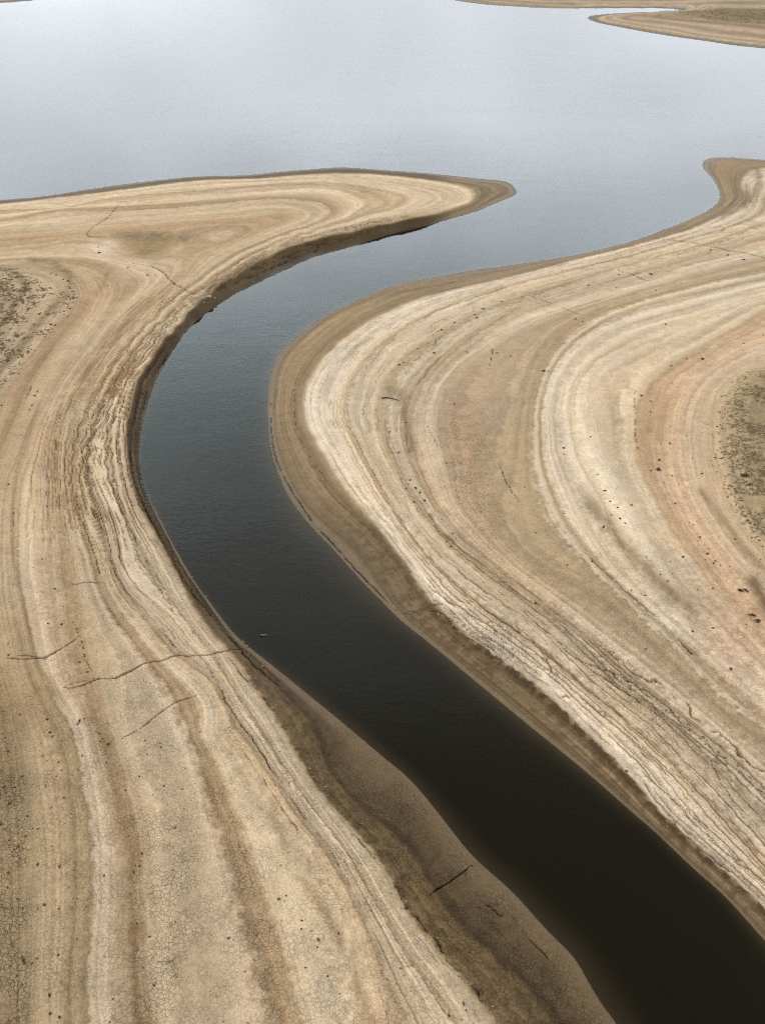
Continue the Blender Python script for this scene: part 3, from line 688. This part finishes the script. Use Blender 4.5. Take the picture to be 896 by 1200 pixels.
TUFTS = {
 (672,450): "315,55,6 360,80,4 360,130,4 485,160,2 455,198,2 530,243,3 450,278,5 410,280,3 400,355,6 395,400,9 360,405,4 600,420,5 555,348,3 655,250,2 670,200,4 78,248,4 112,425,4 145,500,6 170,550,6 205,580,5 270,567,6 175,615,4 215,630,6 240,652,5 140,670,6 475,560,5 425,463,3 460,430,4 490,470,3 590,718,5 580,735,3 625,795,6 655,840,5 685,850,4 615,825,3 510,810,5 337,812,4 452,832,3 462,890,3 440,925,4 405,893,4 267,968,4 333,993,4 580,965,3 650,958,4 755,728,4 780,970,12 805,967,8 835,1085,10 860,1110,10 650,1143,5 555,1160,6 808,1127,2 85,833,3 660,345,4 690,350,5 670,412,4 705,430,3 740,480,4 760,505,5 720,530,4 785,545,4 760,565,3 800,620,4 815,640,6 825,650,5 840,693,5 830,720,4 870,733,5 885,762,4 875,823,3 845,660,4 640,360,3 700,345,3 725,350,3 695,375,3 650,380,3 735,515,3 720,490,3 750,490,3 790,610,3 850,720,3 660,830,4 630,770,3 560,660,3 540,650,3 730,855,2 825,472,9 800,430,15",
 (448,450): "110,490,4 155,488,5 175,508,5 198,547,6 130,450,4 90,445,4 148,552,4 120,470,3 278,635,3 270,690,3 330,700,4 345,725,3 300,740,4 320,760,4 460,915,3 462,600,3 335,93,5 460,140,3 720,698,4 865,847,4 850,300,5 850,330,4 850,608,3 715,1028,5 665,485,3 35,225,4 75,320,4 110,180,4",
 (448,150): "80,1110,6 100,1100,4 240,1055,7 395,1050,5 535,1055,4 440,890,6 560,815,5 470,847,5 655,793,5 275,945,5 165,1035,4 215,1010,4 755,1138,6 775,1140,5 600,1070,3 430,875,4 340,912,4 260,955,4 235,970,4",
 (672,150): "40,908,4 8,895,4 70,738,5 200,748,3 210,688,4 360,685,6 600,1083,8 430,920,5 795,1010,4 640,573,6 720,595,5 795,617,5 885,970,4 530,1083,4 455,1115,4 385,762,4",
 (0,150): "467,585,7 430,577,3 463,557,3 600,655,4 627,637,3 830,620,4 730,690,4 690,690,4 505,740,4 240,683,4 265,690,5 300,710,5 320,718,5 345,768,5 330,750,4 290,780,4 345,800,5 360,795,4 330,845,5 300,860,4 240,920,6 260,925,5 160,920,5 205,965,4 165,1045,5 85,1075,4 45,690,6 75,700,6 10,725,6 30,755,5 60,740,5 130,760,4 235,778,4",
 (0,450): "43,470,4 220,575,4 260,960,5 225,1123,4 290,1125,5 200,822,3 335,832,3 42,1020,3 165,55,5 150,100,5 178,35,4 140,120,4 10,100,5",
 (0,700): "330,212,4 40,270,5 40,215,3 95,550,5 220,572,5 235,635,6 245,655,5 375,580,7 395,570,5 365,595,4 510,688,8 465,640,5 470,675,4 500,775,4 385,743,4 105,840,6 70,890,5 45,935,4 45,970,5 300,940,5 290,810,4 275,775,4 265,840,3 680,670,4 690,735,3 755,702,4 855,900,4 590,905,4 770,885,5 655,840,4 20,890,5 15,640,4 25,660,4 40,720,4 110,415,3 410,350,4 460,378,4 375,303,4",
 (0,950): "130,25,6 3,65,5 83,73,4 28,87,4 155,85,4 180,85,4 122,120,4 90,170,6 70,180,5 178,253,6 280,262,7 40,290,5 38,360,6 488,303,5 210,443,7 275,462,4 12,440,5 362,412,3 362,600,4 112,702,8 152,715,4 175,692,4 80,775,4 275,677,6 232,865,7 237,950,7 278,970,6 515,992,5 665,200,5 655,260,5 660,235,4 635,258,4 722,820,4 530,883,4 820,80,4 700,590,4 640,530,4",
 (224,950): "175,598,5 410,415,5 445,400,3 520,515,3 595,605,6 590,640,4 515,555,3 640,775,4 690,575,4 535,735,4",
 (448,950): "110,455,7 380,903,5 310,960,7 390,935,4 85,738,3 133,725,3",
 (672,700): "735,335,6 335,242,4 550,265,5 245,815,7",
}
SINGLE = {(780,970): 'largest dark weed clump on the brown streak at the right edge', (395,400): 'dark bushy tuft at the foot of the orange-tan mud step on the right',
          (800,430): 'broad blackish bush at the margin of the green growth on the right', (825,472): 'low dark bush just below the blackish bush beside the green growth',
          (835,1085): 'upper dark weed clump in the brown hollow at the right edge', (860,1110): 'lower dark weed clump in the brown hollow at the right edge',
          (112,702): 'round black weed tuft on cracked olive mud near the lower left corner', (467,585): 'dark tuft on the white salty patch of the left tongue',
          (510,688): 'thick brown weed tuft below the long crack on the left bank', (600,1083): 'flat dark weed tuft on orange mud above the green growth'}
def zone(u, v, side_left):
    if not side_left:
        if v < 450 and u < 690: return 'tiny dark weed tuft on the pale strandlines of the upper right bank', 'weed tufts on the upper right bank'
        if v < 450: return 'tiny dark weed tuft on the banded mud near the right bay', 'weed tufts near the right bay'
        if u < 560: return 'tiny dark weed tuft along the ledge on the inside of the bend', 'weed tufts along the inner bend ledge'
        if u > 835: return 'small dark weed tuft on speckled mud beside the green growth', 'weed tufts beside the green growth'
        if u > 740: return 'small dark weed tuft on the orange-tan mud right of the cream band', 'weed tufts on the orange-tan mud'
        return 'small dark weed tuft on the wide cream band of the right bank', 'weed tufts on the cream band'
    if v < 330: return 'tiny dark weed tuft on the sand around the olive hollow', 'weed tufts around the olive hollow'
    if v < 480: return 'small dark weed tuft on the weedy rim at the left edge', 'weed tufts on the left rim'
    if v < 860: return 'small dark weed tuft on the left bank around the long cracks', 'weed tufts around the long cracks'
    if u < 80: return 'small dark weed tuft on cracked mud along the lower left edge', 'weed tufts along the lower left edge'
    return 'small dark weed tuft on the striped mud of the lower left bank', 'weed tufts on the lower left bank'
for (u0, v0), txt in TUFTS.items():
    for t in txt.split():
        a, b, c = map(float, t.split(','))
        u, v = u0 + a/4, v0 + b/4
        x, y, zz = spot(u, v)
        mpp = (y*CP + (H-zz)*SP)/F
        r = max(.08, c/4*1.75*mpp)
        o = bpy.data.objects.new('weed_tuft', random.choice(tuft_proto)); COL.objects.link(o)
        o.location = (x, y, zz); o.rotation_euler = (0, 0, random.uniform(0, 6.28)); o.scale = (r, r*random.uniform(.75, 1.1), r*random.uniform(.6, .9))
        key = (int(a), int(b))
        if key in SINGLE and not (key == (600,1083) and v0 != 150): tag(o, SINGLE[key], 'weed tuft')
        else:
            lb, gr = zone(u, v, u < np.interp(v, mid[ordm, 1], mid[ordm, 0])); tag(o, lb, 'weed tuft', gr)

# clods of dried mud broken off the ledges
clod_proto = {}
for mat in (M_CLOD, M_DAMP, M_PALE):
    L = []
    for q in range(5):
        bm = bmesh.new()
        for _ in range(26):
            d = Vector((random.gauss(0, 1), random.gauss(0, 1), random.gauss(0, 1))).normalized()
            k_ = max(abs(d.x), abs(d.y), abs(d.z))**-0.55
            bm.verts.new((d.x*k_*random.uniform(.8, 1.05), d.y*k_*random.uniform(.6, .85), d.z*k_*.5))
        bmesh.ops.convex_hull(bm, input=bm.verts)
        bmesh.ops.delete(bm, geom=[v for v in bm.verts if not v.link_faces], context='VERTS')
        bmesh.ops.bevel(bm, geom=list(bm.edges), offset=.05, segments=1, affect='EDGES')
        m = bpy.data.meshes.new('mud_clod'); bm.to_mesh(m); bm.free(); m.materials.append(mat); L.append(m)
    clod_proto[mat.name] = L
def clods(pl, count, spread, r0, r1, mat, label, group):
    q = spline(pl, 3)
    for _ in range(count):
        u, v = q[random.randrange(len(q))]
        u += random.gauss(0, spread); v += random.gauss(0, spread*.7)
        x, y, zz = spot(u, v); mpp = (y*CP + (H-zz)*SP)/F
        r = random.uniform(r0, r1)*mpp
        o = bpy.data.objects.new('mud_clod', random.choice(clod_proto[mat.name])); COL.objects.link(o)
        o.location = (x, y, zz + r*.12); o.rotation_euler = (random.gauss(0, .15), random.gauss(0, .15), random.uniform(0, 6.28)); o.scale = (r, r, r*random.uniform(.5, .9))
        tag(o, label, 'mud clod', group)
clods([(506,703),(535,728),(560,742),(585,762),(600,775)], 40, 6, .8, 2.4, M_CLOD, 'pale crumbled mud clod on the broken crust of the right bank', 'clods on the right bank crust')
clods([(585,755),(620,768),(650,795),(672,820)], 18, 4, 1.0, 2.2, M_CLOD, 'small mud clod beside the long crack of the right bank', 'clods beside the right bank crack')
clods([(775,955),(800,978),(828,1003),(858,1030),(890,1060)], 16, 5, .5, 1.5, M_CLOD, 'crumbled mud clod on the ledge at the lower right', 'clods on the lower right ledge')
clods([(718,768),(750,806),(790,842),(830,872),(880,912)], 30, 5, .9, 2.2, M_DAMP, 'dark mud clod on the crumbled step across the right bank', 'dark clods across the right bank')
clods([(450,1018),(475,1062),(512,1112),(550,1157),(575,1187)], 26, 4, .6, 1.8, M_CLOD, 'pale mud clod on the dry edge of the lower left bank', 'clods on the lower left edge')
clods([(350,880),(370,915),(395,950),(420,985)], 14, 3, .6, 1.4, M_CLOD, 'small mud clod on the dry edge left of the channel', 'clods left of the channel')
clods([(262,352),(285,335),(310,322),(340,308)], 22, 4, .6, 1.5, M_DAMP, 'dark mud clod on the cut bank of the left tongue', 'clods on the cut bank')
clods([(206,640),(235,690),(262,728),(290,765),(320,795)], 30, 2.5, .8, 2.0, M_DAMP, 'dark wet clod along the waterline of the left bank', 'clods along the left waterline')
for (u, v, r, rz, lb) in ((246,356,3.6,.5,'largest pale mud slab at the mouth of the gully on the cut bank'), (238,352,2.4,1.2,'smaller pale mud slab just up the gully from the largest one'), (252,350,2.0,2.2,'small pale mud slab on the cut bank right of the gully')):
    x, y, zz = spot(u, v); mpp = (y*CP + (H-zz)*SP)/F; r *= mpp
    o = bpy.data.objects.new('mud_slab', clod_proto[M_PALE.name][int(rz*2)]); COL.objects.link(o)
    o.location = (x, y, zz + .25*r); o.rotation_euler = (.15, .1, rz); o.scale = (r, r*.8, r*.7); tag(o, lb, 'mud slab')

# bits of wood
def tube(path, radii, sides=7):
    vs, fs = [], []
    for i, (p, r) in enumerate(zip(path, radii)):
        a = Vector(path[max(i-1, 0)]); b = Vector(path[min(i+1, len(path)-1)]); t = (b-a).normalized()
        u_ = t.cross(Vector((0, 0, 1))).normalized(); w_ = u_.cross(t)
        for k in range(sides):
            an = 2*math.pi*k/sides; q = Vector(p) + (u_*math.cos(an) + w_*math.sin(an))*r
            vs.append(tuple(q))
        if i:
            for k in range(sides): fs.append(((i-1)*sides+k, (i-1)*sides+(k+1) % sides, i*sides+(k+1) % sides, i*sides+k))
    fs.append(tuple(range(sides))[::-1]); fs.append(tuple(range((len(path)-1)*sides, len(path)*sides)))
    return vs, fs
def stick(name, uv, r, label, twig=None):
    base = spot(*uv[0]); path = []
    for (u, v) in spline(uv, 1.2):
        x, y, zz = spot(u, v); path.append((x - base[0] + random.gauss(0, .01), y - base[1] + random.gauss(0, .01), zz - base[2] + r*.8))
    rd = [r*(1 - .65*i/(len(path)-1)) for i in range(len(path))]
    root = mesh_obj(name, *tube(path, rd), M_WOOD, True, base); tag(root, label, 'stick')
    if twig:
        i = int(len(path)*twig[0]); p = Vector(path[i]); d = Vector((math.cos(twig[1]), math.sin(twig[1]), .12))*twig[2]
        mesh_obj('branch', *tube([p, p + d*.5 + Vector((.02, .03, .02)), p + d], [rd[i]*.7, rd[i]*.5, rd[i]*.25]), M_WOOD, True).parent = root
stick('driftwood_stick', [(447,467),(453,466.5),(460,467.5),(468,470)], .07, 'curved dark stick lying beside the brown smear on the right bank', (.6, 1.9, .55))
stick('driftwood_stick', [(598,1073),(602,1077),(607,1079)], .028, 'forked dark twig on the wet mud of the lower left bank', (.4, .3, .22))
stick('driftwood_stick', [(576,1058),(580,1060),(584,1059)], .022, 'short dark twig on the wet mud beside the channel', (.5, 1.2, .14))
# floating scrap
vs, fs = [], []
nx, ny = 12, 5
for side in (1, -1):
    for i in range(nx):
        t = i/(nx-1)*2 - 1; wv = .085*math.sqrt(max(0, 1 - t*t)) + .004
        for j in range(ny):
            q = j/(ny-1)*2 - 1
            vs.append((t*.25, q*wv + .05*(1 - t*t), .035 + .03*t*t + (.012 if side > 0 else -.03*(1-q*q)*(1-t*t) - .012)))
for sdx in (0, 1):
    o_ = sdx*nx*ny
    for i in range(nx-1):
        for j in range(ny-1):
            f = (o_+i*ny+j, o_+(i+1)*ny+j, o_+(i+1)*ny+j+1, o_+i*ny+j+1); fs.append(f if sdx == 0 else f[::-1])
rim = [i*ny for i in range(nx)] + [(nx-1)*ny+j for j in range(1, ny)] + [i*ny+ny-1 for i in range(nx-2, -1, -1)] + [j for j in range(ny-2, 0, -1)]
for a, b in zip(rim, rim[1:] + rim[:1]): fs.append((b, a, a+nx*ny, b+nx*ny))
x, y = P(309, 745)
o = mesh_obj('driftwood_chip', vs, fs, M_CHIP, True, (x, y, 0)); o.rotation_euler = (0, .12, .25)
tag(o, 'small curled scrap floating on the dark channel near the left bank', 'driftwood')

# low growth that nobody could count
def lookup(arr, x, y):
    i = int(np.clip(np.searchsorted(rr, math.hypot(x, y + CEN)), 0, NR-1)); j = int(np.clip(np.searchsorted(th, math.atan2(x, y + CEN)), 0, NT-1)); return arr[i, j]
def growth(name, box, count, accept, r0, r1, mat, label, nb=14, tall=.6):
    vs, fs = [], []; made = tries = 0
    while made < count and tries < count*40:
        tries += 1
        u, v = random.uniform(box[0], box[2]), random.uniform(box[1], box[3])
        x, y, zz = spot(u, v)
        if random.random() > accept(u, v, x, y): continue
        blades(vs, fs, x, y, zz, random.uniform(r0, r1)*random.uniform(.6, 1.3), nb, tall); made += 1
    o = mesh_obj(name, vs, fs, mat); o['kind'] = 'stuff'; o['label'] = label
growth('ground_cover', (835,415,985,690), 8000, lambda u, v, x, y: float(np.clip((lookup(s, x, y) - 11.4)*.8, 0, 1)*np.clip(lookup(med, x, y)*2.2 + lookup(fine, x, y)*1.2 + .55 + .9*math.exp(-((u-862)/9)**2), 0, 1)),
       .07, .19, M_GREEN, 'low olive weeds covering the rise at the right edge', 10, .5)
def rim_acc(u, v, x, y):
    sv = lookup(s, x, y)
    return float(np.clip((sv - 10.0)*.6, 0, 1)*np.clip(lookup(med, x, y)*2.0 + lookup(fine, x, y)*1.2 - .15 + 1.2*math.exp(-((sv - 12.1)/.4)**2) + .8*math.exp(-((sv-10.4)/.3)**2), 0, 1))
growth('weeds', (-40,312,95,480), 1700, rim_acc, .10, .24, M_BROWN, 'dark dry weeds growing over the rise at the upper left edge', 12, .5)
growth('scrub', (790,11,960,31), 420, lambda u, v, x, y: .25 + .75*float(lookup(med, x, y) > 0) if (v > 12.5 + max(0, (u-860))*.0 and v < 16 + (u-788)*.125) else 0.0, .3, .6, M_GREEN, 'olive scrub on the flat of the far spit', 10, .5)

# ------------------------------------------------------------------ sky and sun
W = bpy.data.worlds.new('World'); S.world = W; W.use_nodes = True
nt = W.node_tree; nt.nodes.clear()
SUN_EL, SUN_AZ = math.radians(55), math.radians(-65)      # azimuth measured from +Y towards +X
sky = nt.nodes.new('ShaderNodeTexSky'); sky.sky_type = 'NISHITA'; sky.sun_disc = False
sky.sun_elevation = SUN_EL; sky.sun_rotation = SUN_AZ; sky.dust_density = 3.0; sky.air_density = 1.0; sky.ozone_density = 1.0
hs = nt.nodes.new('ShaderNodeHueSaturation'); hs.inputs['Saturation'].default_value = 0.45; hs.inputs['Value'].default_value = 1.0
nt.links.new(sky.outputs[0], hs.inputs['Color'])
tc = nt.nodes.new('ShaderNodeTexCoord'); mp = nt.nodes.new('ShaderNodeMapping'); mp.inputs['Scale'].default_value = (1.6, 1.6, 4.5)
nt.links.new(tc.outputs['Generated'], mp.inputs[0])
ns = nt.nodes.new('ShaderNodeTexNoise'); ns.inputs['Scale'].default_value = 1.6; ns.inputs['Detail'].default_value = 5; nt.links.new(mp.outputs[0], ns.inputs['Vector'])
mr = nt.nodes.new('ShaderNodeMapRange'); mr.inputs[1].default_value = .42; mr.inputs[2].default_value = .68; mr.inputs[3].default_value = 0.72; mr.inputs[4].default_value = 1.0
nt.links.new(ns.outputs['Fac'], mr.inputs[0])
mxc = nt.nodes.new('ShaderNodeMix'); mxc.data_type = 'RGBA'
nt.links.new(mr.outputs[0], mxc.inputs[0]); nt.links.new(hs.outputs[0], mxc.inputs[6]); mxc.inputs[7].default_value = (10.1, 10.7, 11.4, 1)
sx = nt.nodes.new('ShaderNodeSeparateXYZ'); nt.links.new(tc.outputs['Generated'], sx.inputs[0])
def ramp(stops):
    r_ = nt.nodes.new('ShaderNodeValToRGB'); nt.links.new(sx.outputs['Z'], r_.inputs[0]); el = r_.color_ramp.elements
    for p_, v_, *t_ in stops:
        e = el[0] if p_ == 0.0 else (el[len(el)-1] if p_ == 1.0 else el.new(p_))
        v_ = v_/4; t_ = t_[0] if t_ else (1, 1, 1); e.position = p_; e.color = (v_*t_[0], v_*t_[1], v_*t_[2], 1)
    return r_.outputs[0]
# thin cloud glowing towards the far shore, heavier cloud overhead and behind
front = ramp(((0.0, 1.1), (.12, 1.22), (.22, 1.72), (.34, 2.15, (.97, 1.01, 1.01)), (.42, 2.1, (.93, 1.02, 1.0)), (.53, 1.5, (.94, 1.04, .97)), (.64, .92, (1.03, 1.01, .93)), (.8, .34, (1.15, 1.0, .75)), (1.0, .18, (1.15, 1.0, .75))))
back = ramp(((0.0, 1.2), (.4, 1.1), (.64, .8), (.8, .3), (1.0, .2)))
hx = nt.nodes.new('ShaderNodeVectorMath'); hx.operation = 'MULTIPLY'; hx.inputs[1].default_value = (1, 1, 0); nt.links.new(tc.outputs['Generated'], hx.inputs[0])
hn = nt.nodes.new('ShaderNodeVectorMath'); hn.operation = 'NORMALIZE'; nt.links.new(hx.outputs[0], hn.inputs[0])
hy = nt.nodes.new('ShaderNodeSeparateXYZ'); nt.links.new(hn.outputs[0], hy.inputs[0])
hm = nt.nodes.new('ShaderNodeMapRange'); hm.interpolation_type = 'SMOOTHSTEP'; hm.inputs[1].default_value = .1; hm.inputs[2].default_value = .9; nt.links.new(hy.outputs['Y'], hm.inputs[0])
fb = nt.nodes.new('ShaderNodeMix'); fb.data_type = 'RGBA'; nt.links.new(hm.outputs[0], fb.inputs[0]); nt.links.new(back, fb.inputs[6]); nt.links.new(front, fb.inputs[7])
gs_ = nt.nodes.new('ShaderNodeVectorMath'); gs_.operation = 'SCALE'; gs_.inputs['Scale'].default_value = 4; nt.links.new(fb.outputs[2], gs_.inputs[0])
gv = nt.nodes.new('ShaderNodeVectorMath'); gv.operation = 'MULTIPLY'
cm_ = nt.nodes.new('ShaderNodeMapRange'); cm_.inputs[1].default_value = .38; cm_.inputs[2].default_value = .66; cm_.inputs[3].default_value = .95; cm_.inputs[4].default_value = 1.07; nt.links.new(ns.outputs['Fac'], cm_.inputs[0])
cs_ = nt.nodes.new('ShaderNodeVectorMath'); cs_.operation = 'SCALE'; nt.links.new(mxc.outputs[2], cs_.inputs[0]); nt.links.new(cm_.outputs[0], cs_.inputs['Scale'])
nt.links.new(cs_.outputs[0], gv.inputs[0]); nt.links.new(gs_.outputs[0], gv.inputs[1])
bg = nt.nodes.new('ShaderNodeBackground'); bg.inputs['Strength'].default_value = 0.15
nt.links.new(gv.outputs[0], bg.inputs['Color'])
wo = nt.nodes.new('ShaderNodeOutputWorld'); nt.links.new(bg.outputs[0], wo.inputs[0])
sd = bpy.data.lights.new('sun', 'SUN'); sd.energy = 0.9; sd.angle = math.radians(14); sd.color = (1, .93, .82)
so = bpy.data.objects.new('sun', sd); COL.objects.link(so)
dirv = Vector((math.sin(SUN_AZ)*math.cos(SUN_EL), math.cos(SUN_AZ)*math.cos(SUN_EL), math.sin(SUN_EL)))
so.rotation_euler = dirv.to_track_quat('Z', 'Y').to_euler(); so.location = (0, 0, 80)

# ------------------------------------------------------------------ camera
cd = bpy.data.cameras.new('camera'); cam = bpy.data.objects.new('camera', cd); COL.objects.link(cam)
cd.sensor_fit = 'VERTICAL'; cd.angle = 2*math.atan(600.0/F); cd.clip_end = 6000; cd.clip_start = .5
cam.location = (0, 0, H); cam.rotation_euler = (math.pi/2 - PITCH, 0, 0)
S.camera = cam
S.view_settings.view_transform = 'Standard'; S.view_settings.look = 'None'; S.view_settings.gamma = 1.0; S.view_settings.exposure = 0.22
S.render.engine = 'CYCLES'
S.cycles.use_denoising = False
S.cycles.pixel_filter_type = 'BLACKMAN_HARRIS'; S.cycles.filter_width = 1.1
